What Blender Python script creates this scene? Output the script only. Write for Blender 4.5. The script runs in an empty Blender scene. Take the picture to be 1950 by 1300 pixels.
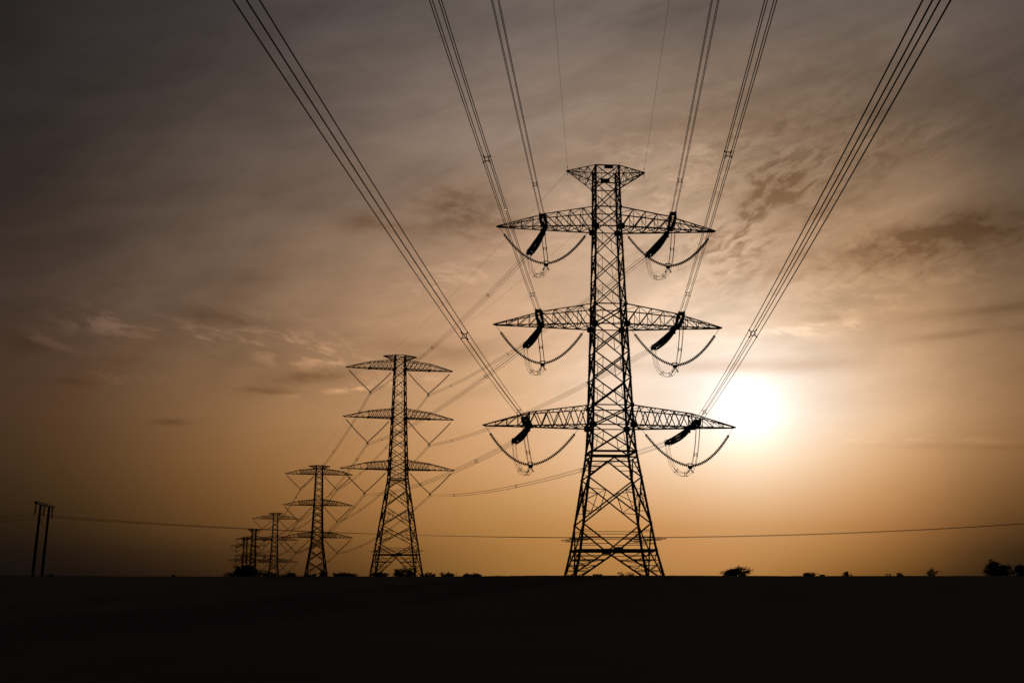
import bpy, math, random
from mathutils import Vector as V, Matrix
sc = bpy.context.scene
C = sc.collection
R = math.radians

# ------------------------------------------------------------------ view geometry
F = 2167.0                       # focal length in pixels of the 1950 px wide photograph (40 mm)
PIT = math.atan(440 / F)
EYE = 1.7
def ray(px, py):
    u = (px - 975) / F; v = (650 - py) / F
    yy = math.cos(PIT) - v * math.sin(PIT)
    return u / yy, (math.sin(PIT) + v * math.cos(PIT)) / yy
def at(px, py, Y):
    r, s = ray(px, py)
    return V((r * Y, Y, EYE + s * Y))
def pix(p):
    z = p[2] - EYE
    d = p[1] * math.cos(PIT) + z * math.sin(PIT)
    return 975 + F * p[0] / d, 650 - F * (z * math.cos(PIT) - p[1] * math.sin(PIT)) / d

cam = bpy.data.cameras.new('camera'); co = bpy.data.objects.new('camera', cam); C.objects.link(co)
cam.sensor_width = 36; cam.lens = 36 * F / 1950; cam.clip_end = 30000; cam.clip_start = .1
co.location = (0, 0, EYE); co.rotation_euler = (math.pi / 2 + PIT, 0, 0)
sc.camera = co
sc.view_settings.view_transform = 'Standard'; sc.view_settings.look = 'None'
sc.view_settings.gamma = 1; sc.view_settings.exposure = 0

# ------------------------------------------------------------------ materials
def mat(name, col, rough=.9, metal=0, spec=.2, scale=3, var=.25):
    m = bpy.data.materials.new(name); m.use_nodes = True
    nt = m.node_tree; b = nt.nodes['Principled BSDF']
    b.inputs['Roughness'].default_value = rough; b.inputs['Metallic'].default_value = metal
    b.inputs['Specular IOR Level'].default_value = spec
    tc = nt.nodes.new('ShaderNodeTexCoord')
    n = nt.nodes.new('ShaderNodeTexNoise'); n.inputs['Scale'].default_value = scale; n.inputs['Detail'].default_value = 5
    r = nt.nodes.new('ShaderNodeValToRGB')
    r.color_ramp.elements[0].position = .3; r.color_ramp.elements[1].position = .7
    r.color_ramp.elements[0].color = (*[c * (1 - var) for c in col], 1)
    r.color_ramp.elements[1].color = (*[c * (1 + var) for c in col], 1)
    nt.links.new(tc.outputs['Object'], n.inputs['Vector'])
    nt.links.new(n.outputs['Fac'], r.inputs['Fac']); nt.links.new(r.outputs['Color'], b.inputs['Base Color'])
    return m
STEEL = mat('weathered_galvanised_steel', (.085, .083, .08), .8, 0, .15, .8)
WIREM = mat('aluminium_conductor', (.07, .07, .07), .75, 0, .15, 2)
CERAM = mat('brown_porcelain', (.05, .028, .018), .6, 0, .2, 4)
PLATEM = mat('painted_number_plate', (.06, .06, .055), .8, 0, .15, 5)
WOOD = mat('creosoted_timber', (.05, .042, .035), .95, 0, .1, 2)
LEAF = mat('dry_scrub_foliage', (.045, .05, .025), .95, 0, .05, 1.5, .4)
BARK = mat('grey_bark', (.06, .048, .036), .95, 0, .05, 3)
GRASS = mat('dry_grass', (.04, .036, .025), .95, 0, .05, 1, .4)
SOIL = mat('dark_field_soil', (.085, .094, .112), 1, 0, 0, .25, .08)

# ------------------------------------------------------------------ mesh builder
class MB:
    def __init__(s): s.v = []; s.f = []
    def prism(s, ring0, ring1, cap=True):
        i = len(s.v); n = len(ring0); s.v += ring0; s.v += ring1
        for k in range(n):
            l = (k + 1) % n
            s.f.append((i + k, i + l, i + n + l, i + n + k))
        if cap:
            s.f.append(tuple(i + k for k in reversed(range(n)))); s.f.append(tuple(i + n + k for k in range(n)))
    def bar(s, a, b, w, h=None):
        a = V(a); b = V(b); d = b - a
        if d.length < 1e-4: return
        d.normalize(); h = h or w
        up = V((0, 0, 1)) if abs(d.z) < .95 else V((0, 1, 0))
        x = d.cross(up).normalized(); y = d.cross(x)
        q = [(-.5, -.5), (.5, -.5), (.5, .5), (-.5, .5)]
        s.prism([a + x * w * i + y * h * j for i, j in q], [b + x * w * i + y * h * j for i, j in q])
    def angle(s, a, b, w, ux=None, uy=None, t=None):      # an L-section steel member
        a = V(a); b = V(b); d = b - a
        if d.length < 1e-4: return
        d.normalize(); t = t or w * .16
        if ux is None:
            up = V((0, 0, 1)) if abs(d.z) < .95 else V((0, 1, 0))
            x = d.cross(up).normalized(); y = d.cross(x)
        else:
            x = V(ux); x = (x - d * x.dot(d)).normalized()
            y = V(uy); y = (y - d * y.dot(d)).normalized()
        q = [(0, 0), (w, 0), (w, t), (t, t), (t, w), (0, w)]
        o = (x + y) * (-.35 * w)
        s.prism([a + o + x * i + y * j for i, j in q], [b + o + x * i + y * j for i, j in q])
    def tube(s, pts, r, n=6, cap=True):
        pts = [V(p) for p in pts]; i0 = len(s.v)
        rr = r if isinstance(r, (list, tuple)) else [r] * len(pts)
        for k, p in enumerate(pts):
            d = (pts[min(k + 1, len(pts) - 1)] - pts[max(k - 1, 0)]).normalized()
            up = V((0, 0, 1)) if abs(d.z) < .95 else V((0, 1, 0))
            x = d.cross(up).normalized(); y = d.cross(x)
            for j in range(n):
                a = 2 * math.pi * j / n
                s.v.append(p + (x * math.cos(a) + y * math.sin(a)) * rr[k])
        for k in range(len(pts) - 1):
            for j in range(n):
                l = (j + 1) % n
                s.f.append((i0 + k * n + j, i0 + k * n + l, i0 + (k + 1) * n + l, i0 + (k + 1) * n + j))
        if cap:
            s.f.append(tuple(i0 + j for j in reversed(range(n)))); e = i0 + (len(pts) - 1) * n
            s.f.append(tuple(e + j for j in range(n)))
    def ring(s, c, r, t, x, y, n=14, m=4):
        pts = [V(c) + V(x) * math.cos(2 * math.pi * k / n) * r + V(y) * math.sin(2 * math.pi * k / n) * r for k in range(n + 1)]
        s.tube(pts, t, m, False)
    def plate(s, c, x, y, w, h, t):
        x = V(x).normalized(); y = V(y).normalized(); nrm = x.cross(y).normalized() * t / 2; c = V(c)
        q = [(-.5, -.32), (-.32, -.5), (.32, -.5), (.5, -.32), (.5, .32), (.32, .5), (-.32, .5), (-.5, .32)]
        s.prism([c + x * w * i + y * h * j - nrm for i, j in q], [c + x * w * i + y * h * j + nrm for i, j in q])
    def box(s, c, x, y, w, h, t):
        x = V(x).normalized(); y = V(y).normalized(); nrm = x.cross(y).normalized() * t / 2; c = V(c)
        q = [(-.5, -.5), (.5, -.5), (.5, .5), (-.5, .5)]
        s.prism([c + x * w * i + y * h * j - nrm for i, j in q], [c + x * w * i + y * h * j + nrm for i, j in q])
    def discs(s, pts, r, pitch, n=8, rod=.065):            # a string of cap-and-pin insulator discs along a curve
        pts = [V(p) for p in pts]
        s.tube(pts, rod, 5)
        L = sum((pts[k + 1] - pts[k]).length for k in range(len(pts) - 1)); N = max(2, int(L / pitch))
        for q in range(N):
            want = (q + .5) / N * L; acc = 0
            for k in range(len(pts) - 1):
                g = (pts[k + 1] - pts[k]).length
                if acc + g >= want or k == len(pts) - 2:
                    d = (pts[k + 1] - pts[k]).normalized(); p = pts[k] + d * (want - acc); break
                acc += g
            s.tube([p - d * pitch * .42, p - d * pitch * .22, p + d * pitch * .12, p + d * pitch * .26], [.07, r * .85, r, r * .5], n)
    def build(s, name, m, parent=None, smooth=False):
        me = bpy.data.meshes.new(name); me.from_pydata([tuple(v) for v in s.v], [], s.f); me.materials.append(m)
        if smooth:
            for p in me.polygons: p.use_smooth = True
        o = bpy.data.objects.new(name, me); C.objects.link(o)
        if parent: o.parent = parent
        return o

def tag(o, label, cat, group=None):
    o['label'] = label; o['category'] = cat
    if group: o['group'] = group
    return o
def empty(name, loc, rz=0):
    o = bpy.data.objects.new(name, None); C.objects.link(o); o.location = loc; o.rotation_euler = (0, 0, rz); o.empty_display_size = 1
    return o
def lerp(a, b, t): return a + (b - a) * t
def bez(p0, p1, p2, p3, n=14):
    p0, p1, p2, p3 = V(p0), V(p1), V(p2), V(p3); o = []
    for k in range(n + 1):
        t = k / n; o.append(p0 * (1 - t) ** 3 + p1 * 3 * t * (1 - t) ** 2 + p2 * 3 * t * t * (1 - t) + p3 * t ** 3)
    return o
def sagline(a, b, sag, n=14):
    a, b = V(a), V(b)
    return [a.lerp(b, k / n) - V((0, 0, 4 * sag * (k / n) * (1 - k / n))) for k in range(n + 1)]

# ------------------------------------------------------------------ terrain
PROF = [(-400, 0), (0, 0), (50, .45), (80, 1.0), (110, 1.34), (150, 1.16), (215, .98), (255, .88), (290, .7), (353, .1), (430, -4.2), (575, -13.9),
        (700, -18.5), (850, -23.3), (963, -18.2), (1143, -19.9), (1500, -24), (9000, -26)]
def gz(x, y):
    for (a, za), (b, zb) in zip(PROF, PROF[1:]):
        if y <= b:
            t = max(0, (y - a) / (b - a)); z = za + (zb - za) * t; break
    else: z = PROF[-1][1]
    k = max(0, min(1, (y - 60) / 120)) * max(0, min(1, (420 - y) / 120))
    z += k * (.10 * math.sin(x * .043 + 1) + .07 * math.sin(x * .11 + .4) + .05 * math.sin(x * .29 + y * .07) + .0016 * x * (1 if x > 0 else -.7))
    return z

# ------------------------------------------------------------------ lattice pylons
def prof(levels, z):
    for (a, wa), (b, wb) in zip(levels, levels[1:]):
        if z <= b: return wa + (wb - wa) * (z - a) / (b - a)
    return levels[-1][1]
SG = ((-1, -1), (1, -1), (1, 1), (-1, 1))

def body(root, W, panels, waist, lower, top, lw0, lw1, dw, anti, fine=True):
    """W: (z, half width) profile. panels: z nodes from waist to top. lower: z nodes of the splayed part, top down, ending 0."""
    def corner(k, z): h = prof(W, z); return V((SG[k][0] * h, SG[k][1] * h, z))
    for k in range(4):
        m = MB(); zs = sorted({0, waist, top} | {z for z, _ in W if z < top})
        for a, b in zip(zs, zs[1:]):
            t = a / top
            m.angle(corner(k, a), corner(k, b), lerp(lw0, lw1, t), (-SG[k][0], 0, 0), (0, -SG[k][1], 0))
        for z in panels + lower[:-1]:
            w = lerp(lw0, lw1, z / top)
            if z == panels[-1]: continue
            g = 1.75 if any(abs(z - q) < .01 for q in hz_levels) else 1.05
            m.plate(corner(k, z), (1, 0, 0), (0, 0, 1), w * g, w * g * 1.25, w * .7)
        if fine:
            z = 3.0
            while z < top - 1:                                # step bolts
                c = corner(k, z); m.bar(c, c + V((SG[k][0] * .22, 0, 0)), .025); z += .55
        m.bar(corner(k, 0) - V((0, 0, .5)), corner(k, .05), lw0 * 2.0)
        m.build('leg', STEEL, root)
    for f in range(4):
        a, b = f, (f + 1) % 4; m = MB()
        A = lambda z: corner(a, z); B = lambda z: corner(b, z)
        for z0, z1 in zip(panels, panels[1:]):
            h = z1 - z0; w = dw * (.72 if z0 > waist + 18 else 1)
            m.angle(A(z0), B(z1), w); m.angle(B(z0), A(z1), w)
            if fine or h > 2.5:
                r = w * (.42 if f % 2 == 0 else .3)                                  # redundant members
                mid = (A(z0) + B(z1) + B(z0) + A(z1)) / 4
                for P, Q in ((A, B), (B, A)):
                    lowm = P(z0).lerp(Q(z1), .25); upm = P(z1).lerp(Q(z0), .25)
                    m.bar(lowm, P(lerp(z0, z1, .5)), r); m.bar(upm, P(lerp(z0, z1, .5)), r)
                    m.bar(lowm, upm, r)
        for z in panels[1:]:
            if z == panels[-1] or any(abs(z - q) < .01 for q in hz_levels): m.angle(A(z), B(z), dw * .8)
        # splayed lower part
        L = [waist] + lower
        zc = L[-2]
        def rib(p, q, leg, z0, z1, n=3):                     # redundants between a diagonal and its leg
            prev = None
            for i in range(1, n + 1):
                t = i / (n + 1); d = p.lerp(q, t); l = leg(lerp(z0, z1, t))
                m.bar(d, l, dw * .46)
                if prev is not None: m.bar(prev, d if i % 2 else l, dw * .46)
                prev = l if i % 2 else d
        m.bar(A(waist), B(waist), dw * 1.3, dw * 1.5); m.angle(A(waist - .75), B(waist - .75), dw)
        mid = (A(waist) + B(waist)) / 2 - V((0, 0, .75))
        for P in (A, B):
            m.angle(mid, P(L[1]), dw); rib(mid, P(L[1]), P, waist - .75, L[1], 3)
        for z1, z0 in zip(L[1:-3], L[2:-2]):
            m.angle(A(z0), B(z1), dw * 1.05); m.angle(B(z0), A(z1), dw * 1.05)
            X = (A(z0) + B(z0) + A(z1) + B(z1)) / 4
            for P, Q in ((A, B), (B, A)):
                lo = P(z0).lerp(Q(z1), .28); up = P(z1).lerp(Q(z0), .28)
                zm = lerp(z0, z1, .5)
                m.bar(lo, P(zm), dw * .46); m.bar(up, P(zm), dw * .46); m.bar(lo, up, dw * .46)
                m.bar(lo, P(lerp(z0, z1, .25)), dw * .46); m.bar(up, P(lerp(z0, z1, .75)), dw * .46)
        cm = (A(zc) + B(zc)) / 2
        for P in (A, B):
            m.angle(P(L[-3]), cm, dw * 1.05); rib(cm, P(L[-3]), P, zc, L[-3], 3)
            m.angle(cm, P(0), dw * 1.15); rib(cm, P(0), P, zc, 0, 5)
            q1 = cm.lerp(P(0), .36); m.bar(q1, P(zc), dw * .6); m.bar(cm.lerp(P(0), .66), P(zc * .62), dw * .55)
        m.bar(A(zc), B(zc), dw * 1.2, dw * 1.9); m.plate(cm, B(zc) - A(zc), (0, 0, 1), dw * 7, dw * 4.5, dw * .8)
        m.build('face_bracing', STEEL, root)
    m = MB()                                                 # plan bracing at strut level
    zc = lower[-2]; cs = [corner(k, zc) for k in range(4)]
    ms = [(cs[k] + cs[(k + 1) % 4]) / 2 for k in range(4)]
    for k in range(4): m.angle(ms[k], ms[(k + 1) % 4], dw * .8)
    m.angle(ms[0], ms[2], dw * .7)
    for k in range(4):                                       # hip bracing across each foot
        for t in (.3, .5, .7):
            m.bar(ms[k].lerp(corner(k, 0), t), ms[k - 1].lerp(corner(k, 0), t), dw * .5)
            m.bar(ms[k].lerp(corner(k, 0), t), ms[k - 1].lerp(corner(k, 0), t + .18), dw * .42)
        p = lower[-3]; e = corner(k, p).lerp(corner((k + 1) % 4, zc), .0)
    for zz in (anti + .35, anti + 1.05):
        for k in (0, 2): m.bar(corner(k, zz), corner(k + 1, zz), dw * .4)
    m.build('plan_bracing', STEEL, root)
    for k in range(4):                                       # barbed anti-climbing guard round each leg
        m = MB(); c = corner(k, anti); h = 1.3
        for dz in (0, .3):
            for s0, s1 in zip(SG, SG[1:] + SG[:1]):
                m.bar(c + V((s0[0] * h * .62, s0[1] * h * .62, dz)), c + V((s1[0] * h * .62, s1[1] * h * .62, dz)), .045)
        m.bar(c + V((-SG[k][0] * h * 1.1, 0, .1)), c + V((SG[k][0] * h * 1.15, 0, .18)), .11)
        m.build('climbing_guard', STEEL, root)

def cross_arm(root, sd, W, zb, zt, L, xs, ds, hs, nin, nout, style, cw, dw):
    """One lattice arm: chords from the body to the strain point xs, then to the tip L."""
    m = MB(); hb = prof(W, zb); ht = prof(W, zt)
    def pt(x, top, s):
        if x <= xs:
            x0 = ht if top else hb; t = max(0, (x - x0) / (xs - x0))
            return V((sd * x, s * lerp(ht if top else hb, ds, t), lerp(zt, zb + hs, t) if top else zb))
        t = (x - xs) / (L - xs)
        return V((sd * x, s * lerp(ds, .16, t), lerp(zb + hs, zb + .16, t) if top else zb))
    xin = [lerp(hb, xs, k / nin) for k in range(nin + 1)]; xout = [lerp(xs, L, k / nout) for k in range(1, nout + 1)]
    for s in (-1, 1):
        m.angle(pt(hb, 0, s), pt(xs, 0, s), cw); m.angle(pt(xs, 0, s), pt(L, 0, s), cw * .85)
        m.angle(pt(ht, 1, s), pt(xs, 1, s), cw * .8); m.angle(pt(xs, 1, s), pt(L, 1, s), cw * .7)
        if style == 'pratt':
            for x0, x1 in zip(xin, xin[1:]):
                m.bar(pt(x1, 1, s), pt(x0, 0, s), dw * 1.15)
                m.bar(pt(x1, 1, s), pt(x1, 0, s), dw * .7)
                a = pt(x1, 1, s).lerp(pt(x0, 0, s), .45); m.bar(a, pt(x1, 0, s), dw * .55)
        else:
            for x0, x1 in zip(xin, xin[1:]):
                xm = (x0 + x1) / 2
                m.bar(pt(x0, 0, s), pt(xm, 1, s), dw * 1.1); m.bar(pt(xm, 1, s), pt(x1, 0, s), dw * 1.1)
            m.bar(pt(xs, 1, s), pt(xs, 0, s), dw * 1.4)
        xp = xs
        for x1 in xout[:-1]:
            m.bar(pt(xp, 1, s), pt(x1, 0, s), dw * .8); m.bar(pt(x1, 1, s), pt(x1, 0, s), dw * .75); xp = x1
    for xx in (xin[1:], xout[:-1]):
        for x in xx:
            m.bar(pt(x, 0, -1), pt(x, 0, 1), dw * .8); m.bar(pt(x, 1, -1), pt(x, 1, 1), dw * .7)
    al = xin + xout
    for i, (x0, x1) in enumerate(zip(al, al[1:])):
        if x1 >= L: break
        m.bar(pt(x0, 0, -1), pt(x1, 0, 1), dw * .8)
        if x1 <= xs: m.bar(pt(x0, 0, 1), pt(x1, 0, -1), dw * .8)
        m.bar(pt(x0, 1, (-1) ** i), pt(x1, 1, -(-1) ** i), dw * .55)
    for s in (-1, 1): m.plate(pt(xs, 0, s), (1, 0, 0), (0, 0, 1), .7, .55, .12); m.plate(pt(hb, 0, s), (1, 0, 0), (0, 0, 1), .9, .8, .14)
    m.box((sd * L, 0, zb + .07), (1, 0, 0), (0, 0, 1), .5, .2, .42)
    return m.build('cross_arm', STEEL, root)

def peak_arm(root, sd, W, z0, z1, L, dw, n=3):
    m = MB(); hb = prof(W, z0); ht = prof(W, z1); tip = z1 - (z1 - z0) * .14
    T = lambda t, s: V((sd * lerp(ht, L, t), s * lerp(ht, .1, t), lerp(z1, tip, t)))
    B = lambda t, s: V((sd * lerp(hb, L, t), s * lerp(hb, .1, t), lerp(z0, tip - .12, t)))
    for s in (-1, 1):
        m.angle(T(0, s), T(1, s), dw * 1.2); m.angle(B(0, s), B(1, s), dw * 1.4)
        for k in range(n):
            t0, t1 = k / (n + .6), (k + 1) / (n + .6)
            m.bar(T(t0, s), B(t1, s), dw * .8); m.bar(T(t1, s), B(t1, s), dw * .6); m.bar(T(t1, s), B(t0, s), dw * .5)
    for k in range(1, n + 1):
        t = k / (n + .6); m.bar(T(t, -1), T(t, 1), dw * .7); m.bar(B(t, -1), B(t, 1), dw * .7)
        m.bar(T(t, -1), T((k - 1) / (n + .6), 1), dw * .6); m.bar(B(t, 1), B((k - 1) / (n + .6), -1), dw * .6)
    m.box((sd * L, 0, tip - .06), (1, 0, 0), (0, 0, 1), .35, .25, .3)
    m.bar((sd * L, 0, tip), (sd * (L + .02), 0, tip - .75), .06)
    m.build('earth_wire_arm', STEEL, root)
    return V((sd * L, 0, tip - .1))

def spacer_mesh(r=.25, t=.035):
    m = MB(); m.ring((0, 0, 0), r * .66, t, (1, 0, 0), (0, 0, 1), 12, 5)
    for i in (-1, 1):
        for j in (-1, 1):
            m.bar((i * r * .45, 0, j * r * .45), (i * r, 0, j * r), t * 1.7); m.bar((i * r, -.12, j * r), (i * r, .12, j * r), t * 2.6)
    return m
SPM = None
def put_spacer(parent, p, d, s=1):
    global SPM
    if SPM is None:
        o = spacer_mesh().build('spacer', STEEL); SPM = o.data
    else:
        o = bpy.data.objects.new('spacer', SPM); C.objects.link(o)
    d = V(d).normalized()
    x = V((d.y, -d.x, 0)).normalized() if abs(d.z) < .99 else V((1, 0, 0))
    z = x.cross(d)
    o.matrix_local = Matrix(((x.x, d.x, z.x, p[0]), (x.y, d.y, z.y, p[1]), (x.z, d.z, z.z, p[2]), (0, 0, 0, 1))) @ Matrix.Scale(s, 4)
    o.parent = parent
    return o
QUAD = ((-1, -1), (1, -1), (1, 1), (-1, 1))
def offs(pts, i, j, r=.25):                                   # bundle corner curves
    o = []
    for k, p in enumerate(pts):
        d = (pts[min(k + 1, len(pts) - 1)] - pts[max(k - 1, 0)]).normalized()
        x = V((d.y, -d.x, 0)); x = x.normalized() if x.length > 1e-3 else V((1, 0, 0))
        z = x.cross(d)
        o.append(p + x * (i * r) + z * (j * r))
    return o

def clamp(root, B, name='suspension_clamp', s=1):             # yoke and clamps at the bottom of a V of strings
    m = MB(); B = V(B)
    for dx in (-.27, .27): m.bar(B + V((dx * s, 0, -.28)), B + V((dx * s, 0, .32)), .09)
    for dz in (-.05, .3): m.bar(B + V((-.36 * s, 0, dz)), B + V((.36 * s, 0, dz)), .11)
    m.plate(B + V((0, 0, -.22)), (1, 0, 0), (0, 0, 1), .5, .35, .1)
    for dx in (-1, 1): m.bar(B + V((0, 0, -.3)), B + V((dx * .36, 0, -.85)), .1); m.bar(B + V((dx * .36, -.2, -.87)), B + V((dx * .36, .2, -.87)), .13)
    return m.build(name, STEEL, root)

def v_string(root, a, B, sag, r, pitch, n, name):
    m = MB(); a = V(a); B = V(B); d = (B - a)
    full = sagline(a, B, sag, 18)
    link = full[:3]; m.tube(link, .03, 5)
    m.discs(full[2:-1], r, pitch, n)
    m.tube(full[-2:], .04, 5)
    m.bar(full[2] - V((.0, .0, .12)), full[2] + V((0, 0, .12)), .16)
    return m.build(name, CERAM, root)

def strain_set(root, P, E, drop, n=8, pitch=.19, rad=.17):    # four parallel tension strings with yokes and rings
    P = V(P); E = V(E); m = MB(); k = MB()
    line = sagline(P, E, drop, 12); d = (E - P).normalized(); x = V((d.y, -d.x, 0)).normalized(); z = x.cross(d)
    for i in (-1, 1):
        for j in (-1, 1):
            pts = []
            for q, p in enumerate(line):
                w = lerp(.4, 1, min(1, q / 6)); pts.append(p + x * i * w * .33 + z * j * lerp(.7, 1, min(1, q / 3)) * .2)
            m.discs(pts[1:-1], rad, pitch, n); m.tube(pts[:2], .05, 5); m.tube(pts[-2:], .05, 5)
    o = m.build('tension_string', CERAM, root)
    p1 = line[1]; p2 = line[-1]
    k.box(p2, x, z, .85, .5, .1); k.build('end_fitting', STEEL, o)
    k = MB(); k.box(line[0].lerp(p1, .6), x, z, .75, .75, .1); k.bar(P, p1, .16); k.build('yoke', STEEL, o)
    for i in (-1, 1):
        g = MB(); g.ring(p2 - d * .25 + x * i * .34, .44, .035, d, z, 14, 5); g.build('grading_ring', STEEL, o)
    return p2

hz_levels = []
PYLONS = {}
def suspension_pylon(px, py, pz, rot, label, k=1.0):
    """Tall lattice pylon with V strings. local z from its base."""
    root = empty('suspension_pylon', (px, py, pz), rot)
    tag(root, label, 'pylon', 'lattice pylons of the line')
    W = [(0, 7.2), (6.75, 6.15), (29.7, 2.85), (32.7, 2.72), (48.65, 2.1), (64.1, 1.7), (68.5, 1.6)]
    global hz_levels
    ua, ut, ma, mt, la, lt = 64.1, 66.9, 48.65, 51.45, 32.7, 35.4
    pan = [29.7, la, lt, 39.0, 42.3, 45.5, ma, mt, 54.8, 58.0, 61.1, ua, ut, 68.5]
    hz_levels = [la, lt, ma, mt, ua, ut]
    body(root, W, pan, 29.7, [26.6, 21.0, 15.4, 9.9, 6.75, 0], 68.5, .44 * k, .3 * k, .22 * k, 7.7, False)
    att = {}
    for nm, zb, zt, L, xv, dz in (('upper', ua, ut, 16.8, 9.15, 7.4), ('middle', ma, mt, 17.25, 9.65, 7.75), ('lower', la, lt, 17.65, 10.15, 7.3)):
        for sd in (-1, 1):
            cross_arm(root, sd, W, zb, zt, L, 9.6, 1.2, 1.95, 6, 4, 'pratt', .24 * k, .125 * k)
            B = V((sd * xv, 0, zb - dz)); hb = prof(W, zb)
            v_string(root, (sd * (L - .15), 0, zb), B, .3, .24 * k, .26, 6, 'insulator_string')
            v_string(root, (sd * (hb + .35), 0, zb - .25), B, .3, .24 * k, .26, 6, 'insulator_string')
            clamp(root, B, s=1.1)
            att[nm, sd] = B - V((0, 0, .55))
    for sd in (-1, 1): att['earth', sd] = peak_arm(root, sd, W, 66.9, 68.5, 5.2, .15 * k) - V((0, 0, .6))
    return root, att

def loc2w(root, p):
    return Matrix.Translation(root.location) @ root.rotation_euler.to_matrix().to_4x4() @ V(p)
def w2loc(root, p):
    return (Matrix.Translation(root.location) @ root.rotation_euler.to_matrix().to_4x4()).inverted() @ V(p)

T1LEV = dict(upper=(47.1, 49.85, 14.9, 8.6, 5.0, 2.35), middle=(33.45, 36.2, 15.3, 9.15, 5.15, 2.95), lower=(19.9, 22.5, 16.65, 10.8, 5.1, 4.05))
def tension_pylon(px, py, pz, rot, label, near, far, fine):
    """Angle pylon with horizontal tension strings and hanging jumper strings. near/far: world end points of the strings per phase."""
    root = empty('tension_pylon', (px, py, pz), rot)
    tag(root, label, 'pylon', 'lattice pylons of the line')
    W = [(0, 5.72), (3.74, 4.85), (16.4, 2.9), (19.9, 2.68), (33.45, 2.18), (47.1, 1.76), (56.0, 1.63)]
    global hz_levels
    pan = [16.4, 19.9, 22.5, 26.2, 29.8, 33.45, 36.2, 39.9, 43.5, 47.1, 49.85, 53.25, 55.8]
    hz_levels = [19.9, 22.5, 33.45, 36.2, 47.1, 49.85, 53.25]
    body(root, W, pan, 16.4, [13.06, 7.13, 3.74, 0], 55.8, *((.31, .2, .18) if fine else (.85, .7, .45)), 5.0, fine)
    wloc = lambda p: w2loc(root, p)
    ends = {}
    for nm, (zb, zt, L, xs, dz, xi) in T1LEV.items():
        for sd in (-1, 1):
            cross_arm(root, sd, W, zb, zt, L, xs, .95, 1.75, 4 if nm != 'lower' else 5, 4, 'warren' if nm == 'lower' else 'pratt', *((.175, .105) if fine else (.4, .2)))
            B = V((sd * (xs - .2), 0, zb - dz))
            r_, p_, n_ = (.225, .24, 8) if fine else (.3, .5, 5)
            v_string(root, (sd * (L - .1), 0, zb), B, 1.25, r_, p_, n_, 'jumper_string')
            v_string(root, (sd * xi, 0, zb - .05), B, 1.1, r_, p_, n_, 'jumper_string')
            clamp(root, B, 'jumper_clamp')
            pn = wloc(near[nm, sd]); pf = wloc(far[nm, sd])
            en = strain_set(root, (sd * xs, -.95, zb - .1), pn, .12, 8 if fine else 5, .17 if fine else .5)
            ef = strain_set(root, (sd * xs, .95, zb - .1), pf, .22, 8 if fine else 5, .17 if fine else .5)
            ends[nm, sd] = (en, ef)
            m = MB(); Bc = B - V((0, 0, .45))
            up = V((0, 0, 1))
            c1 = bez(en - up * .2, en + V((0, .2, -2.6)), Bc + V((0, -2.2, -.5)), Bc, 12)
            c2 = bez(Bc, Bc + (ef - Bc) * .15 - up * 2.0, ef + V((0, -.6, -4.6)), ef - up * .2, 16)
            jl = None
            for i, j in QUAD:
                m.tube(offs(c1, i, j, .22), .028 if fine else .05, 5); m.tube(offs(c2, i, j, .22), .024 if fine else .05, 5)
            jl = m.build('jumper_loop', WIREM, root)
            if fine:
                for cc, k in ((c1, 6), (c2, 4), (c2, 9)):
                    put_spacer(jl, cc[k], cc[k + 1] - cc[k - 1], .9)
    tips = {}
    for sd in (-1, 1): tips['earth', sd] = peak_arm(root, sd, W, 53.25, 55.8, 5.3, .095 if fine else .25)
    for zz, yy in ((55.55, -1.72), (54.75, 1.72)) if fine else ():
        m = MB(); m.box((.15, yy, zz), (1, 0, 0), (0, 0, 1), 1.25, .58, .04); m.build('number_plate', PLATEM, root)
    return root, {k: (loc2w(root, a), loc2w(root, b)) for k, (a, b) in ends.items()}, {k: loc2w(root, p) for k, p in tips.items()}

# ---- places of the six pylons, metres
P1 = V((13.0, 150, .74)); R1 = R(4.2)
P2 = V((-35.3, 353, .3)); R2 = R(14)
P3 = V((-97.2, 575.5, -13.8)); P4 = V((-174.7, 850, -23.4)); R3 = R(15.5)
P5 = V((-215.5, 963.3, -18.1)); P6 = V((-263.7, 1142.9, -19.8)); R5 = R(16)
KEYS = [(n, s) for n in ('upper', 'middle', 'lower') for s in (-1, 1)]

susp, attl = suspension_pylon(*P2, R2, 'tall lattice pylon with straight V strings, second in size behind the big dark pylon')
def copy_tree(o, parent=None):
    c = o.copy(); C.objects.link(c)
    if parent is not None: c.parent = parent
    for ch in list(o.children): copy_tree(ch, c)
    return c
susp3, _ = suspension_pylon(*P3, R3, 'third pylon of the line, half as tall as the V string pylon beside it', 1.4)
susp4 = copy_tree(susp3); susp4.location = P4; susp4.rotation_euler.z = R3
susp4['label'] = 'small far pylon with V strings, between the crowded far pylons and the third pylon'
bpy.context.view_layer.update()
A2, A3, A4 = ({k: loc2w(r, p) for k, p in attl.items()} for r in (susp, susp3, susp4))

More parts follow.
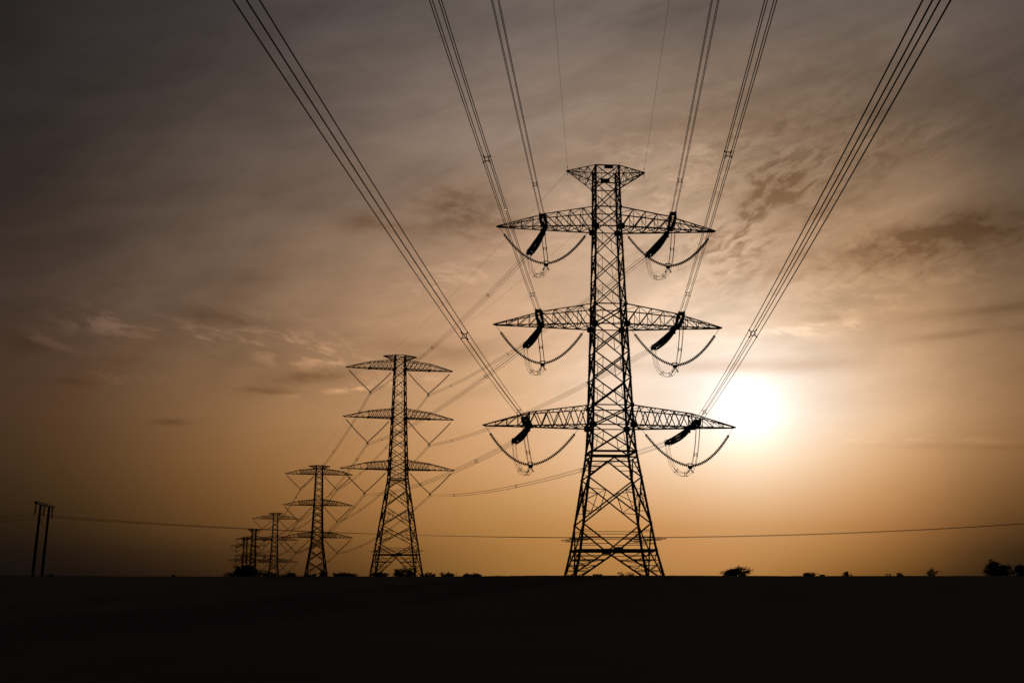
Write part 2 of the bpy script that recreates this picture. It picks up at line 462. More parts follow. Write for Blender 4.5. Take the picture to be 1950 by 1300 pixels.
# near span of the first pylon: plan heading b, slope s, curvature c; fitted to the photograph's wires
NEAR = {('lower', -1): (-.1, -.035, .092), ('middle', -1): (.1, -.045, .089), ('upper', -1): (.3, -.05, .086),
        ('upper', 1): (0, -.05, .086), ('middle', 1): (.2, -.05, .092), ('lower', 1): (.2, -.05, .101)}
START = {('lower', -1): (2.27, 20.88), ('middle', -1): (3.86, 34.72), ('upper', -1): (4.21, 47.51),
         ('upper', 1): (21.56, 47.73), ('middle', 1): (22.1, 34.43), ('lower', 1): (23.77, 20.6)}
def near_pt(k, t):
    x0, s, b = NEAR[k]; x, z = START[k]
    return V((x + x0 - b * t, 148.5 - t, z + s * t + 2e-4 * t * t))
near1 = {k: near_pt(k, 6.8) for k in KEYS}
far1 = {}
for k in KEYS:
    zb, zt, L, xs, dz, xi = T1LEV[k[0]]
    a = Matrix.Translation(P1) @ Matrix.Rotation(R1, 4, 'Z') @ V((k[1] * xs, .95, zb))
    d = (A2[k] - a); d.z = 0; d.normalize(); far1[k] = a + d * 8.0 - V((0, 0, 1.1))
big, ends1, tips1 = tension_pylon(*P1, R1, 'largest dark lattice pylon with curved jumper strings, right of centre before the sunset', near1, far1, True)

def ends_toward(P, rot, tgt, sgn):
    o = {}
    for k in KEYS:
        zb, zt, L, xs, dz, xi = T1LEV[k[0]]
        a = Matrix.Translation(P) @ Matrix.Rotation(rot, 4, 'Z') @ V((k[1] * xs, sgn * .95, zb))
        d = tgt(k, a) - a; d.z = 0; d.normalize(); o[k] = a + d * 6 - V((0, 0, 1.1))
    return o
h56 = (P6 - P5); h56.z = 0
n5 = ends_toward(P5, R5, lambda k, a: A4[k], -1); f5 = ends_toward(P5, R5, lambda k, a: a + h56, 1)
ten5, ends5, tips5 = tension_pylon(*P5, R5, 'fifth pylon of the line, small, with a flared peak above the crowded far arms', n5, f5, False)
ten6 = copy_tree(ten5); ten6.location = P6
ten6['label'] = 'farthest and smallest pylon, leftmost of the line, half hidden by the next'
sh = P6 - P5
ends6 = {k: (a + sh, b + sh) for k, (a, b) in ends5.items()}; tips6 = {k: p + sh for k, p in tips5.items()}

# ------------------------------------------------------------------ conductors
ORD = ['nearest', 'second', 'third', 'fourth', 'fifth', 'farthest']
SIDE = {-1: 'left', 1: 'right'}
def bundle(label, group, pts, spacers, r, cat='power line', sp_scale=1.0, roll=0):
    o = empty('conductor_bundle', pts[0]); tag(o, label, cat, group)
    loc = [p - pts[0] for p in pts]
    for i, j in QUAD:
        c_, s_ = math.cos(R(roll)), math.sin(R(roll)); m = MB(); m.tube(offs(loc, i * c_ - j * s_, i * s_ + j * c_), r, 6, True); m.build('wire', WIREM, o, True)
    for p, d in spacers: put_spacer(o, p - pts[0], d, sp_scale)
    return o
def span(a, b, c, n=40):
    a = V(a); b = V(b); L = math.hypot(b.x - a.x, b.y - a.y)
    return [a.lerp(b, k / n) - V((0, 0, c * L * L * (k / n) * (1 - k / n))) for k in range(n + 1)]
def along(pts, f):
    q = f * (len(pts) - 1); k = min(int(q), len(pts) - 2); p = pts[k].lerp(pts[k + 1], q - k)
    return p, pts[k + 1] - pts[k]
def at_px(pts, x=None, y=None):                               # place along a wire, found from where the photo shows a spacer
    best = min(range(1601), key=lambda q: (abs(pix(along(pts, q / 1600)[0])[0 if y is None else 1] - (x if y is None else y)) if along(pts, q / 1600)[0].y > 5 else 1e9))
    return along(pts, best / 1600)

SPY = {('lower', -1): (639, 783), ('middle', -1): (303, 561), ('upper', -1): (351,), ('upper', 1): (344,), ('middle', 1): (294, 560), ('lower', 1): (635, 784)}
for k in KEYS:
    s = ends1[k][0]; t0 = 148.5 - s.y
    pts = [near_pt(k, t0 + (258 - t0) * q / 60) for q in range(61)]
    fix = s - pts[0]; pts = [p + fix * max(0, 1 - q / 6) for q, p in enumerate(pts)]
    sp = [at_px(pts, y=y) for y in SPY[k]]
    for f in (.72, .93): sp.append(along(pts, f))
    bundle(f'four wire bundle passing overhead to the {k[0]} {SIDE[k[1]]} arm of the nearest pylon', 'overhead conductor bundles', pts, sp, .029, roll=13 if k == ('lower', -1) else 0)
SPX = {('upper', -1): (929, 823), ('upper', 1): (967, 858, 741), ('middle', -1): (924.6, 727), ('middle', 1): (1120, 860, 736),
       ('lower', -1): (907, 800), ('lower', 1): (1108, 983, 865)}
SPANS = [(0, {k: ends1[k][1] for k in KEYS}, A2), (1, A2, A3), (2, A3, A4), (3, A4, {k: ends5[k][0] for k in KEYS}), (4, {k: ends5[k][1] for k in KEYS}, {k: ends6[k][0] for k in KEYS})]
for i, a, b in SPANS:
    for k in KEYS:
        pts = span(a[k], b[k], 2.1e-4 if i == 0 else 2.6e-4, 40 if i < 3 else 14)
        if i == 0: sp = [at_px(pts, x=x) for x in SPX[k]]
        else:
            n = max(2, int((b[k] - a[k]).length / 48)); sp = [along(pts, (q + .5 + .12 * math.sin(q * 3 + k[1])) / n) for q in range(n)]
        bundle(f'four wire bundle between {ORD[i]} and {ORD[i + 1]} pylons on their {k[0]} {SIDE[k[1]]} arms', 'receding conductor bundles', pts, sp,
               (.024, .034, .045, .05, .05)[i], sp_scale=(1, 1.2, 1.4, 1.4, 1.4)[i])
# earth wires on the peaks
for sd, (b, s) in ((-1, (.074, -.04)), (1, (.071, -.06))):
    t = tips1['earth', sd]; m = MB()
    m.tube([V((0, 0, -.05)) + V((-b * q, -q, s * q + 1.5e-4 * q * q)) for q in [260 * j / 50 for j in range(51)]], .014, 5)
    m.ring((-b * 2, -2, s * 2 - .05), .1, .05, (0, 1, 0), (0, 0, 1), 8, 5)
    o = m.build('earth_wire', WIREM, None, True); o.location = t
    tag(o, f'thin earth wire running overhead to the {SIDE[sd]} peak of the nearest pylon', 'power line', 'earth wires')
ESP = [tips1, {k: A2[k] for k in (('earth', -1), ('earth', 1))}, {k: A3[k] for k in (('earth', -1), ('earth', 1))}, {k: A4[k] for k in (('earth', -1), ('earth', 1))}, tips5, tips6]
for i in range(5):
    for sd in (-1, 1):
        a = ESP[i]['earth', sd]; b = ESP[i + 1]['earth', sd]; m = MB()
        m.tube([p - a for p in span(a, b, 1.4e-4, 30)], .015, 5)
        o = m.build('earth_wire', WIREM, None, True); o.location = a
        tag(o, f'thin earth wire between the {SIDE[sd]} peaks of the {ORD[i]} and {ORD[i + 1]} pylons', 'power line', 'earth wires')

# ------------------------------------------------------------------ timber H-frame and its wires
hA = at(78, 958, 156.5); hB = at(94.2, 962.3, 161.5); hm = (hA + hB) / 2
hz = gz(hm.x, hm.y); H = empty('twin_pole', (hm.x, hm.y, hz)); tag(H, 'H-shaped twin wooden pole with crossbeam standing alone at far left', 'utility pole')
toH = lambda p: V(p) - V((hm.x, hm.y, hz))
for p, lean in ((hA, .35), (hB, .3)):
    m = MB(); a = toH(p); m.tube([V((a.x - lean, a.y, -.8)), V((a.x - lean * .5, a.y, a.z * .5)), a + V((0, 0, .12))], [.21, .19, .16], 10); m.build('pole', WOOD, H)
d = (hB - hA); d.z = 0; d.normalize(); bz = toH(hA).z - .05
e0 = toH(at(68.5, 957, 153.2)); e1 = toH(at(101.5, 963.3, 164.2)); e0.z = e1.z = bz
m = MB(); m.bar(e0 - V((.14, 0, 0)), e1 - V((.14, 0, 0)), .14, .34); m.bar(e0 + V((.14, 0, 0)), e1 + V((.14, 0, 0)), .14, .34); m.build('crossbeam', WOOD, H)
hang = []
for f in (.03, .5, .97):
    p = e0.lerp(e1, f); q = p + V((-.12 if f < .9 else -.03, 0, -1.55)); m = MB(); m.tube([p, p.lerp(q, .12)], .03, 5); m.discs([p.lerp(q, .1), p.lerp(q, .55), q], .13, .15, 8); m.build('insulator', CERAM, H); hang.append(q + V((hm.x, hm.y, hz)))
m = MB(); a = toH(hA); b = toH(hB)
m.bar(a + V((-.1, 0, -1.9)), b + V((-.1, 0, -3.6)), .06); m.build('stay_rod', STEEL, H)
tgtR = [(100, 980), (1000, 1022.3), (1950, 996.5)]
def line_right(q, dz):
    def Yx(px): return lerp(q.y, q.y + 21, (px - 85) / 1865)
    P = [at(px, py, Yx(px)) for px, py in ((1000, 1022.6), (1950, 996.6))]
    xs = [q.x, P[0].x, P[1].x]; zs = [q.z, P[0].z + dz, P[1].z + dz]; o = []
    for k in range(61):
        x = lerp(xs[0], 104, k / 60); z = 0
        for i in range(3):
            l = 1
            for j in range(3):
                if i != j: l *= (x - xs[j]) / (xs[i] - xs[j])
            z += zs[i] * l
        o.append(V((x, lerp(q.y, P[1].y, (x - xs[0]) / (xs[2] - xs[0])), z)))
    return o
def line_left(q, i):
    o = []
    for k in range(21):
        t = k / 20 * 42; o.append(V((q.x - t, q.y - t * .12, q.z - .085 * t + .0008 * t * t)))
    return o
for i, (q, nm) in enumerate(zip(hang, ('nearest', 'middle', 'farthest'))):
    for pts, what in ((line_right(q, .03 * (i - 1)), f'thin sagging wire crossing behind the pylons from the {nm} twin pole insulator'),
                      (line_left(q, i), f'thin wire leaving the frame at left from the {nm} twin pole insulator')):
        m = MB(); m.tube([p - pts[0] for p in pts], .019, 5); o = m.build('distribution_wire', WIREM, None, True); o.location = pts[0]
        tag(o, what, 'wire', 'wires of the twin pole')

# ------------------------------------------------------------------ ground
def ground():
    xs = []; x = -4000.
    def grid(lo, hi, f):
        o = []; v = 0; 
        while v < hi: o.append(v); v += f(v)
        o.append(hi); return sorted({-a for a in o} | set(o)) if lo < 0 else o
    xs = grid(-1, 5000, lambda v: 2.5 if v < 130 else max(8, v * .08))
    ys = [-300, -150, -80] + grid(0, 9000, lambda v: 4 if v < 440 else max(10, v * .04))[1:] 
    ys = sorted(set([-300, -150, -80, -40, -20, 0] + ys))
    random.seed(3); vs = []; fs = []
    for y in ys:
        for x in xs:
            j = random.uniform(-.035, .035) if abs(x) < 260 and 20 < y < 440 else 0
            vs.append((x, y, gz(x, y) + j))
    n = len(xs)
    for a in range(len(ys) - 1):
        for b in range(n - 1): fs.append((a * n + b, a * n + b + 1, (a + 1) * n + b + 1, (a + 1) * n + b))
    me = bpy.data.meshes.new('ground'); me.from_pydata(vs, [], fs); me.materials.append(SOIL)
    for p in me.polygons: p.use_smooth = True
    o = bpy.data.objects.new('ground', me); C.objects.link(o); o['kind'] = 'structure'
ground()
def grass():
    random.seed(11); m = MB()
    for q in range(3600):
        y = random.uniform(92, 135); x = random.uniform(-.5, .5) * y * 1.02
        n = math.sin(x * .21) + math.sin(x * .083 + 2) + random.uniform(-1, 1)
        if n < .2: continue
        z = gz(x, y) - .05; h = random.uniform(.05, .2)
        for b in range(3):
            a = random.uniform(0, 6.28); dx = math.cos(a) * .04; dy = math.sin(a) * .04; l = V((random.uniform(-.15, .25), random.uniform(-.1, .1), h * random.uniform(.6, 1)))
            p = V((x + random.uniform(-.15, .15), y + random.uniform(-.15, .15), z)); i = len(m.v)
            m.v += [p + V((dx, dy, 0)), p - V((dx, dy, 0)), p + l]; m.f.append((i, i + 1, i + 2))
    o = m.build('dry_grass', GRASS); o['kind'] = 'stuff'
grass()

# ------------------------------------------------------------------ scrub on the skyline
def shrub(px, py_top, wpx, Y, label, lean=0, seed=0, twiggy=False, group='scrub on the skyline', tree=False, dens=1.0):
    rnd = random.Random(seed * 77 + int(px)); r = ray(px, 1090)[0]; x = r * Y
    zg = gz(x, Y); mp = Y / math.cos(PIT) * math.cos(PIT) ** 2 / F * 1.02
    top = at(px, py_top, Y).z - zg; w = wpx * mp
    o = empty('tree' if tree else 'shrub', (x, Y, zg)); tag(o, label, 'tree' if tree else 'shrub', group)
    st = MB(); fo = MB()
    nst = 5 if tree else 6; tips = []
    for k in range(nst + 3):
        f = rnd.uniform(-1, 1); hx = f * w * .42 + lean * top * .3; hh = top * (1 - .45 * f * f) * rnd.uniform(.55, .95)
        a = V((f * w * .12, rnd.uniform(-.2, .2) * w, -.3)); b = V((hx, rnd.uniform(-.35, .35) * w, hh))
        c = a.lerp(b, .5) + V((rnd.uniform(-.08, .08) * w, 0, rnd.uniform(0, .1) * top))
        r0 = max(.03, top * .03); pts = bez(a, a + V((0, 0, hh * .4)), c, b, 6)
        st.tube(pts, [lerp(r0, r0 * .25, q / 6) for q in range(7)], 5); tips += pts[3:]
        for q in range(3):
            p = rnd.choice(pts[2:]); e = p + V((rnd.uniform(-.5, .6) * .2 * w + lean * .08 * w, rnd.uniform(-.2, .2) * w, rnd.uniform(.0, .2) * top))
            st.tube([p, p.lerp(e, .5) + V((0, 0, .05 * top)), e], [r0 * .4, r0 * .3, r0 * .15], 4); tips.append(e)
    st.build('trunk' if tree else 'stem', BARK, o)
    ncl = int((18 if twiggy else 95) * dens * max(1, w / 4)); lf = max(.1, min(.34, w * .045))
    for k in range(ncl):
        c = rnd.choice(tips) + V((rnd.gauss(0, .06) * w, rnd.gauss(0, .1) * w, rnd.gauss(-.1, .1) * top))
        c.z = min(c.z, top * .97); cr = rnd.uniform(.04, .085) * max(w, top)
        dirn = V((lean + rnd.uniform(-.4, .4), rnd.uniform(-.4, .4), .35 + rnd.uniform(-.3, .4))).normalized()
        for q in range(26):
            t_ = rnd.gauss(0, cr * .6); p = c + V((t_ * (1 + lean * .9), rnd.gauss(0, cr * .6), t_ * lean * .35 + rnd.gauss(0, cr * .36)))
            if p.z < -.1: continue
            d = (dirn + V((rnd.uniform(-.8, .8), rnd.uniform(-.8, .8), rnd.uniform(-.6, .6)))).normalized() * lf * rnd.uniform(.7, 1.7)
            s = V((rnd.uniform(-1, 1), rnd.uniform(-1, 1), rnd.uniform(-1, 1))).normalized() * lf * .35
            i = len(fo.v); fo.v += [p - d * .5, p + s, p + d * .5, p - s]; fo.f.append((i, i + 1, i + 2, i + 3))
    fo.build('crown' if tree else 'foliage', LEAF, o)
    return o
shrub(1398, 1078, 58, 205, 'windswept dark shrub leaning right on the skyline, right of the nearest pylon', .9, 1)
shrub(1541, 1089, 34, 225, 'low flat shrub on the skyline, widest of the small ones right of the windswept shrub', .2, 2)
shrub(1564, 1092, 12, 226, 'tiny tuft of scrub just right of the low flat shrub', .1, 3)
shrub(1611, 1088, 22, 228, 'small rounded skyline shrub between the tiny tuft and the leaning right-hand bush', 0, 4)
shrub(1690, 1090, 15, 230, 'pale sparse scrub low on the horizon, left of the little leaning bush', 0, 5, True)
shrub(1714, 1089, 15, 230, 'small round bush on the horizon nearest to the little leaning bush', 0, 6)
shrub(1770, 1081, 22, 215, 'little bush with a tilted top, leaning right before the corner trees', .8, 7)
shrub(1910, 1065, 58, 190, 'rounded dark tree at the right end of the skyline, left of the cut-off tree', 0, 8, False, 'trees at the right edge', True, 1.8)
shrub(1958, 1063, 56, 192, 'rounded dark tree cut off by the right edge of the photo', 0, 9, False, 'trees at the right edge', True, 1.8)
shrub(1186, 1086, 42, 175, 'twiggy bare shrub between the feet of the nearest pylon', .5, 10, True)
shrub(1136, 1092, 18, 190, 'tiny shrub left of the twiggy shrub under the nearest pylon', .2, 11)
shrub(852, 1089, 34, 235, 'low shrub right of the second pylon, nearer to that pylon', 0, 12)
shrub(893, 1091, 44, 240, 'long low shrub midway between the nearest and second pylons', 0, 13)
shrub(722, 1087, 40, 262, 'low bush at the left foot of the second pylon', 0, 14)
shrub(772, 1080, 44, 258, 'bushiest shrub under the middle of the second pylon', .1, 15, False, dens=1.3)
shrub(814, 1090, 34, 262, 'low bush at the right foot of the second pylon', 0, 16)
shrub(655, 1090, 46, 265, 'low spreading bush between the second and third pylons', 0, 17)
shrub(616, 1082, 20, 262, 'upright dark bush at the right foot of the third pylon', 0, 18, False, dens=1.8)
shrub(590, 1090, 26, 270, 'low bush at the left foot of the third pylon', 0, 19)
shrub(552, 1091, 40, 275, 'low scrub between the third and fourth pylons', 0, 20)
shrub(512, 1090, 36, 275, 'scrub at the foot of the fourth pylon', 0, 21)
shrub(465, 1077, 52, 280, 'dark thicket hiding the feet of the farthest pylons', 0, 22, False, dens=2.4)
shrub(437, 1089, 22, 280, 'small bush at the left end of the row under the farthest pylons', 0, 23)
shrub(330, 1093, 9, 250, 'tiny lone tuft on the horizon left of all the pylons', .5, 24)
shrub(97, 1092, 14, 200, 'tiny tuft beside the foot of the twin wooden pole', .3, 25)

# ------------------------------------------------------------------ sky and sun
SUNPX = (1424, 774)
sr = ray(*SUNPX); sd_ = V((sr[0], 1, sr[1])).normalized()
s_el = math.asin(sd_.z); s_az = math.atan2(sd_.x, sd_.y)
def lin(c): c /= 255; return c / 12.92 if c <= .04045 else ((c + .055) / 1.055) ** 2.4
TX = [0, 325, 650, 975, 1300, 1460, 1700, 1950]
TY = [0, 300, 600, 760, 900, 1000, 1050, 1092]
T = [
 [(40,34,34),(54,46,45),(80,70,65),(100,88,81),(105,92,84),(100,87,79),(108,94,84),(88,75,70)],
 [(44,36,34),(78,66,58),(112,94,82),(158,133,114),(171,142,117),(164,134,108),(142,114,90),(92,75,62)],
 [(62,47,39),(102,80,64),(152,119,92),(198,159,126),(236,206,178),(231,198,167),(194,154,117),(114,88,66)],
 [(72,50,36),(120,88,60),(172,130,92),(219,175,134),(251,234,218),(252,240,227),(224,184,146),(140,103,70)],
 [(58,41,25),(108,75,44),(164,117,70),(211,161,112),(242,205,166),(243,208,170),(205,156,106),(118,82,50)],
 [(38,27,16),(84,57,30),(136,93,50),(181,130,74),(204,149,94),(203,151,97),(166,113,64),(75,51,26)],
 [(26,19,14),(58,39,21),(108,72,36),(166,117,62),(193,138,82),(188,134,78),(140,94,46),(46,31,18)],
 [(20,14,13),(36,24,15),(82,54,26),(150,105,52),(178,126,68),(168,115,58),(104,68,28),(26,18,14)]]
def table(px, py):
    px = min(1950, max(0, px)); py = min(1092, max(0, py))
    def wts(A, v):
        for i in range(len(A) - 1):
            if v <= A[i + 1]: return i, (v - A[i]) / (A[i + 1] - A[i])
    def cub(p0, p1, p2, p3, t): return p1 + .5 * t * (p2 - p0 + t * (2 * p0 - 5 * p1 + 4 * p2 - p3 + t * (3 * (p1 - p2) + p3 - p0)))
    i, t = wts(TX, px); j, s = wts(TY, py); out = []
    cl = lambda v, n: max(0, min(n - 1, v))
    for ch in range(3):
        rows = []
        for jj in (j - 1, j, j + 1, j + 2):
            q = T[cl(jj, len(TY))]
            rows.append(cub(*(q[cl(ii, len(TX))][ch] for ii in (i - 1, i, i + 1, i + 2)), t))
        out.append(lin(max(2, min(255, cub(*rows, s)))))
    k = max(0, 1 - py / 520)
    return [out[0] * (1 - .05 * k), out[1], out[2] * (1 + .06 * k)]

w = bpy.data.worlds.new('World'); sc.world = w; w.use_nodes = True
nt = w.node_tree; N = nt.nodes; LK = nt.links
for n in list(N): N.remove(n)
def val(v): return v
def math_(op, a, b=None, c=None, clampv=False):
    n = N.new('ShaderNodeMath'); n.operation = op; n.use_clamp = clampv
    for k, q in enumerate((a, b, c)):
        if q is None: continue
        if isinstance(q, (int, float)): n.inputs[k].default_value = q
        else: LK.new(q, n.inputs[k])
    return n.outputs[0]
def mixc(f, a, b, mode='MIX'):
    n = N.new('ShaderNodeMix'); n.data_type = 'RGBA'; n.blend_type = mode; n.clamp_factor = True
    for k, q in ((0, f), (6, a), (7, b)):
        if isinstance(q, (int, float)): n.inputs[k].default_value = q
        elif isinstance(q, tuple): n.inputs[k].default_value = (*q, 1)
        else: LK.new(q, n.inputs[k])
    return n.outputs[2]
tc = N.new('ShaderNodeTexCoord'); sep = N.new('ShaderNodeSeparateXYZ'); LK.new(tc.outputs['Generated'], sep.inputs[0])
X, Y, Z = sep.outputs
AZ = math_('ARCTAN2', X, Y); EL = math_('ARCSINE', Z)
AZD = math_('MULTIPLY', AZ, 180 / math.pi); ELD = math_('MULTIPLY', EL, 180 / math.pi)
A0, A1_ = -27.0, 27.0
fa = math_('DIVIDE', math_('SUBTRACT', AZD, A0), A1_ - A0, clampv=True)
rows_el = [-.3, 1.0, 2.2, 3.6, 5.5, 7.5, 9.5, 12, 15, 18.5, 22, 27]
def dirpx(azd, eld):
    a, e = R(azd), R(eld); d = V((math.sin(a) * math.cos(e), math.cos(a) * math.cos(e), math.sin(e)))
    return pix(V((0, 0, EYE)) + d * 1000)
prev = None
for i, e in enumerate(rows_el):
    n = N.new('ShaderNodeValToRGB'); cr = n.color_ramp; cr.interpolation = 'B_SPLINE'
    K = 22
    while len(cr.elements) < K: cr.elements.new(.5)
    for q in range(K):
        cr.elements[q].position = q / (K - 1)
    for q in range(K):
        c = table(*dirpx(lerp(A0, A1_, q / (K - 1)), e)); cr.elements[q].color = (*c, 1)
    LK.new(fa, n.inputs[0])
    if prev is None: prev = n.outputs[0]
    else:
        f = math_('DIVIDE', math_('SUBTRACT', ELD, rows_el[i - 1]), e - rows_el[i - 1], clampv=True)
        prev = mixc(f, prev, n.outputs[0])
base = prev
# cloud layer: noise over a flat deck seen in perspective
zz = math_('ADD', math_('MAXIMUM', Z, 0), .10)
comb = N.new('ShaderNodeCombineXYZ'); LK.new(math_('DIVIDE', X, zz), comb.inputs[0]); LK.new(math_('DIVIDE', Y, zz), comb.inputs[1])
def noise(scale, sx, sy, rot, detail=6, rough=.55, dist=0., off=(0, 0, 0)):
    mp = N.new('ShaderNodeMapping'); mp.inputs['Scale'].default_value = (sx, sy, 1); mp.inputs['Rotation'].default_value = (0, 0, R(rot)); mp.inputs['Location'].default_value = off
    LK.new(comb.outputs[0], mp.inputs[0]); n = N.new('ShaderNodeTexNoise'); n.inputs['Scale'].default_value = scale; n.inputs['Detail'].default_value = detail
    n.inputs['Roughness'].default_value = rough; n.inputs['Distortion'].default_value = dist; LK.new(mp.outputs[0], n.inputs['Vector']); return n.outputs['Fac']
def smooth(v, a, b):
    n = N.new('ShaderNodeMapRange'); n.interpolation_type = 'SMOOTHSTEP'; LK.new(v, n.inputs[0]); n.inputs[1].default_value = a; n.inputs[2].default_value = b
    return n.outputs[0]
comb2 = N.new('ShaderNodeCombineXYZ'); LK.new(AZD, comb2.inputs[0]); LK.new(ELD, comb2.inputs[1])
def anoise(scale, sx, sy, rot, detail=6, rough=.55, dist=0., off=(0, 0, 0)):
    mp = N.new('ShaderNodeMapping'); mp.vector_type = 'TEXTURE'; mp.inputs['Scale'].default_value = (sx, sy, 1); mp.inputs['Rotation'].default_value = (0, 0, R(rot)); mp.inputs['Location'].default_value = off
    LK.new(comb2.outputs[0], mp.inputs[0]); n = N.new('ShaderNodeTexNoise'); n.inputs['Scale'].default_value = scale; n.inputs['Detail'].default_value = detail
    n.inputs['Roughness'].default_value = rough; n.inputs['Distortion'].default_value = dist; LK.new(mp.outputs[0], n.inputs['Vector']); return n.outputs['Fac']
n_big = anoise(.13, 2.4, 1, 24, 5, .55, .5, (4, 4, 0))
n_str = anoise(.42, 4.5, .9, 11, 7, .6, .3, (8, 3, 0))
n_mid = anoise(.32, 2.4, 1, 14, 7, .6, .5, (3, 1, 0))
n_fine = anoise(.95, 1.9, 1, 12, 6, .64, .3, (1, 5, 0))
n_rip = anoise(1.7, 1.9, .75, 22, 7, .62, .5, (7, 2, 0))
n_left = anoise(.95, 2.4, .75, -9, 7, .66, .3, (2, 9, 0))
def gmask(px, py, wx, wy, rot=0):
    """soft elliptical patch of sky; widths in the photograph's pixels"""
    r, s = ray(px, py); d = V((r, 1, s)).normalized(); a0 = math.degrees(math.atan2(d.x, d.y)); e0 = math.degrees(math.asin(d.z))
    k = math.degrees(1 / F); da = math_('SUBTRACT', AZD, a0); de = math_('SUBTRACT', ELD, e0)
    c, s_ = math.cos(R(rot)), math.sin(R(rot))
    u = math_('MULTIPLY', math_('ADD', math_('MULTIPLY', da, c), math_('MULTIPLY', de, s_)), 1 / (wx * k))
    v = math_('MULTIPLY', math_('SUBTRACT', math_('MULTIPLY', de, c), math_('MULTIPLY', da, s_)), 1 / (wy * k))
    q = math_('ADD', math_('MULTIPLY', u, u), math_('MULTIPLY', v, v))
    return math_('POWER', 2.718, math_('MULTIPLY', q, -1))
def total(ms):
    o = ms[0]
    for q in ms[1:]: o = math_('ADD', o, q)
    return o
sc_ = lambda m, k: math_('MULTIPLY', m, k)
# dark broken patches
patch = total([sc_(gmask(890, 410, 120, 66, -14), 1.1), sc_(gmask(715, 425, 80, 26, -5), .8), sc_(gmask(1770, 455, 250, 36, 5), 1.35), sc_(gmask(1465, 365, 85, 40, 20), .85), sc_(gmask(1600, 400, 90, 30, 14), .5),
               sc_(gmask(1500, 425, 70, 26, 24), .4), sc_(gmask(1340, 240, 120, 26, 6), .35),
               sc_(gmask(425, 608, 75, 15, -8), .9), sc_(gmask(605, 718, 95, 15, 4), .95), sc_(gmask(505, 744, 48, 7, 0), .85), sc_(gmask(330, 803, 36, 6, 2), .6), sc_(gmask(138, 725, 38, 8, 2), .65),
               sc_(gmask(820, 668, 130, 22, -4), .5), sc_(gmask(30, 645, 70, 14, -16), .5), sc_(gmask(250, 350, 330, 60, 8), .3), sc_(gmask(330, 180, 200, 60, 24), .3),
               sc_(gmask(1880, 590, 130, 9, 2), .55), sc_(gmask(1870, 632, 170, 7, 2), .5), sc_(gmask(1570, 606, 50, 7, 0), .5), sc_(gmask(1850, 850, 140, 6, -3), .3)])
tex = smooth(math_('ADD', math_('MULTIPLY', n_left, .6), math_('MULTIPLY', n_fine, .4)), .36, .62)
dark = math_('MULTIPLY', patch, math_('MULTIPLY_ADD', tex, .72, .28))
# mottled altocumulus to the right of the pylon's top
mott = math_('MULTIPLY', total([gmask(1480, 335, 340, 135, 12), sc_(gmask(1780, 460, 260, 60, 4), .9), sc_(gmask(1400, 470, 140, 60, 12), .8)]), math_('MULTIPLY', smooth(n_rip, .36, .68), math_('MULTIPLY_ADD', smooth(n_mid, .4, .6), .75, .25)))
# bands: general soft streaks
streak = math_('MULTIPLY', math_('SUBTRACT', n_big, .5), 1.3)
streak2 = math_('ADD', math_('MULTIPLY', math_('SUBTRACT', n_str, .5), .75), math_('MULTIPLY', math_('SUBTRACT', n_left, .5), .22))
hi = smooth(ELD, 4, 13)
mul = math_('ADD', 1, math_('MULTIPLY', math_('ADD', streak, streak2), hi))
DK = math_('ADD', math_('MULTIPLY', dark, 1.0), math_('MULTIPLY', mott, .8), clampv=True)
# pale wisps
wisp = math_('MULTIPLY', total([sc_(gmask(1700, 545, 260, 40, 6), .3), sc_(gmask(1550, 625, 150, 14, 3), .5), sc_(gmask(210, 618, 95, 24, -4), 1.25), sc_(gmask(560, 664, 150, 36, -14), 1.1), sc_(gmask(380, 640, 70, 18, -8), .7), sc_(gmask(60, 640, 80, 9, -18), 1.0),
        sc_(gmask(205, 718, 45, 9, 0), .9), sc_(gmask(690, 738, 110, 5, 8), 1.2), sc_(gmask(880, 520, 120, 40, 20), .5), sc_(gmask(1250, 330, 200, 90, 20), .5), sc_(gmask(1780, 838, 160, 8, -4), .35)]), smooth(n_left, .47, .62))
mul = math_('ADD', mul, math_('MULTIPLY', wisp, .56))
# narrow cloud bar over the sun
bar = math_('MULTIPLY', gmask(1435, 697, 195, 15, -1), math_('MULTIPLY_ADD', n_left, .7, .6))
mul = math_('MAXIMUM', mul, .2)
# the dusk dome dims towards the zenith and away from the sun
dim = math_('MULTIPLY', math_('SUBTRACT', 1, math_('MULTIPLY', smooth(ELD, 28, 60), .8)), math_('SUBTRACT', 1, math_('MULTIPLY', smooth(math_('ABSOLUTE', AZD), 32, 90), .8)))
mul = math_('MULTIPLY', mul, dim)
warm = mixc(DK, (1, 1, 1), (.47, .4, .34))
bw = N.new('ShaderNodeVectorMath'); bw.operation = 'MULTIPLY'; LK.new(base, bw.inputs[0]); LK.new(warm, bw.inputs[1]); base = bw.outputs[0]
vm = N.new('ShaderNodeVectorMath'); vm.operation = 'SCALE'; LK.new(base, vm.inputs[0]); LK.new(mul, vm.inputs['Scale'])
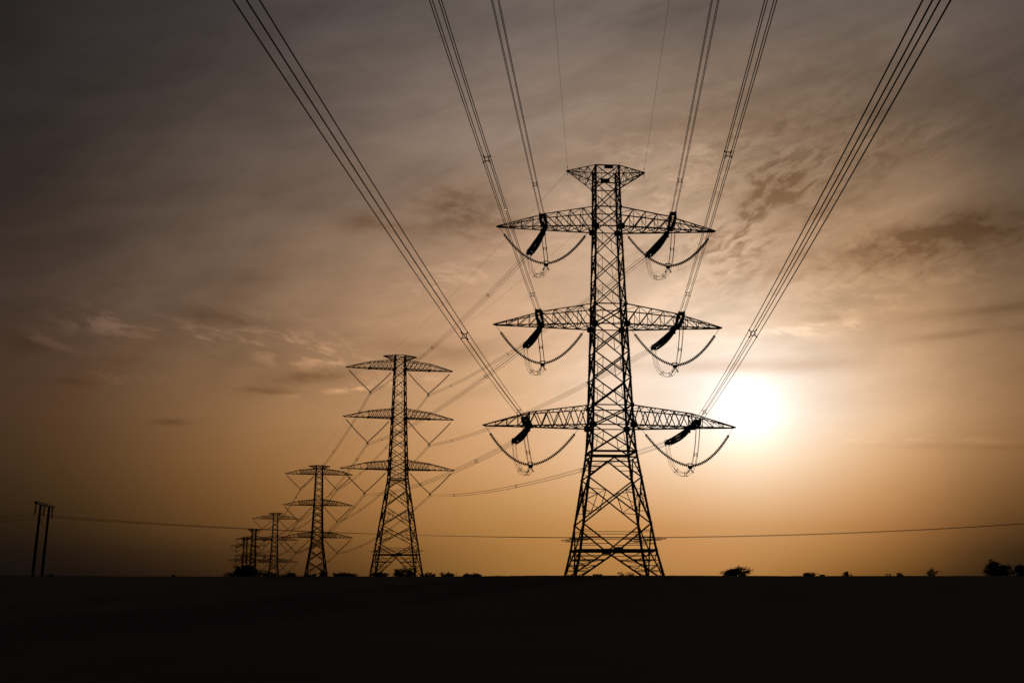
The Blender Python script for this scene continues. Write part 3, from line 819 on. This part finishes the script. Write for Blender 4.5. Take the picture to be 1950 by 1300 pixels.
# glow of the veiled sun
dot = N.new('ShaderNodeVectorMath'); dot.operation = 'DOT_PRODUCT'; LK.new(tc.outputs['Generated'], dot.inputs[0]); dot.inputs[1].default_value = sd_
th = math_('MULTIPLY', math_('ARCCOSINE', math_('MINIMUM', dot.outputs['Value'], .9999999)), 180 / math.pi)
def lobe(sig, amp): return math_('MULTIPLY', math_('POWER', 2.718, math_('MULTIPLY', math_('POWER', math_('DIVIDE', th, sig), 2), -1)), amp)
core = math_('MULTIPLY', math_('POWER', 2.718, math_('DIVIDE', th, -1.3)), 1.15); wide = lobe(5, .02)
glow = N.new('ShaderNodeVectorMath'); glow.operation = 'SCALE'; glow.inputs[0].default_value = (1, .95, .9); LK.new(math_('ADD', core, wide), glow.inputs['Scale'])
add = N.new('ShaderNodeVectorMath'); add.operation = 'ADD'; LK.new(vm.outputs[0], add.inputs[0]); LK.new(glow.outputs[0], add.inputs[1])
sbar = N.new('ShaderNodeVectorMath'); sbar.operation = 'MULTIPLY'; LK.new(add.outputs[0], sbar.inputs[0])
bc = mixc(math_('MULTIPLY', bar, .62), (1, 1, 1), (.6, .47, .37)); LK.new(bc, sbar.inputs[1])
# physical sky underneath, very low: dusk ambient
sky = N.new('ShaderNodeTexSky'); sky.sky_type = 'NISHITA'; sky.sun_disc = False; sky.sun_elevation = s_el; sky.sun_rotation = s_az; sky.dust_density = 6; sky.air_density = 2
bg1 = N.new('ShaderNodeBackground'); bg1.inputs[1].default_value = .0008; LK.new(sky.outputs[0], bg1.inputs[0])
bg2 = N.new('ShaderNodeBackground'); bg2.inputs[1].default_value = 1; LK.new(sbar.outputs[0], bg2.inputs[0])
ad = N.new('ShaderNodeAddShader'); out = N.new('ShaderNodeOutputWorld')
LK.new(bg1.outputs[0], ad.inputs[0]); LK.new(bg2.outputs[0], ad.inputs[1]); LK.new(ad.outputs[0], out.inputs['Surface'])
w.cycles.sampling_method = 'MANUAL'; w.cycles.sample_map_resolution = 512

sl = bpy.data.lights.new('sun', 'SUN'); so = bpy.data.objects.new('sun', sl); C.objects.link(so)
sl.energy = .5; sl.angle = R(2); sl.color = (1, .72, .45)
so.rotation_euler = (-sd_).to_track_quat('-Z', 'Y').to_euler(); so.location = (60, 200, 80)

sc.cycles.max_bounces = 3; sc.cycles.diffuse_bounces = 1; sc.cycles.glossy_bounces = 1
sc.cycles.use_denoising = False
sc.cycles.filter_width = 1.5
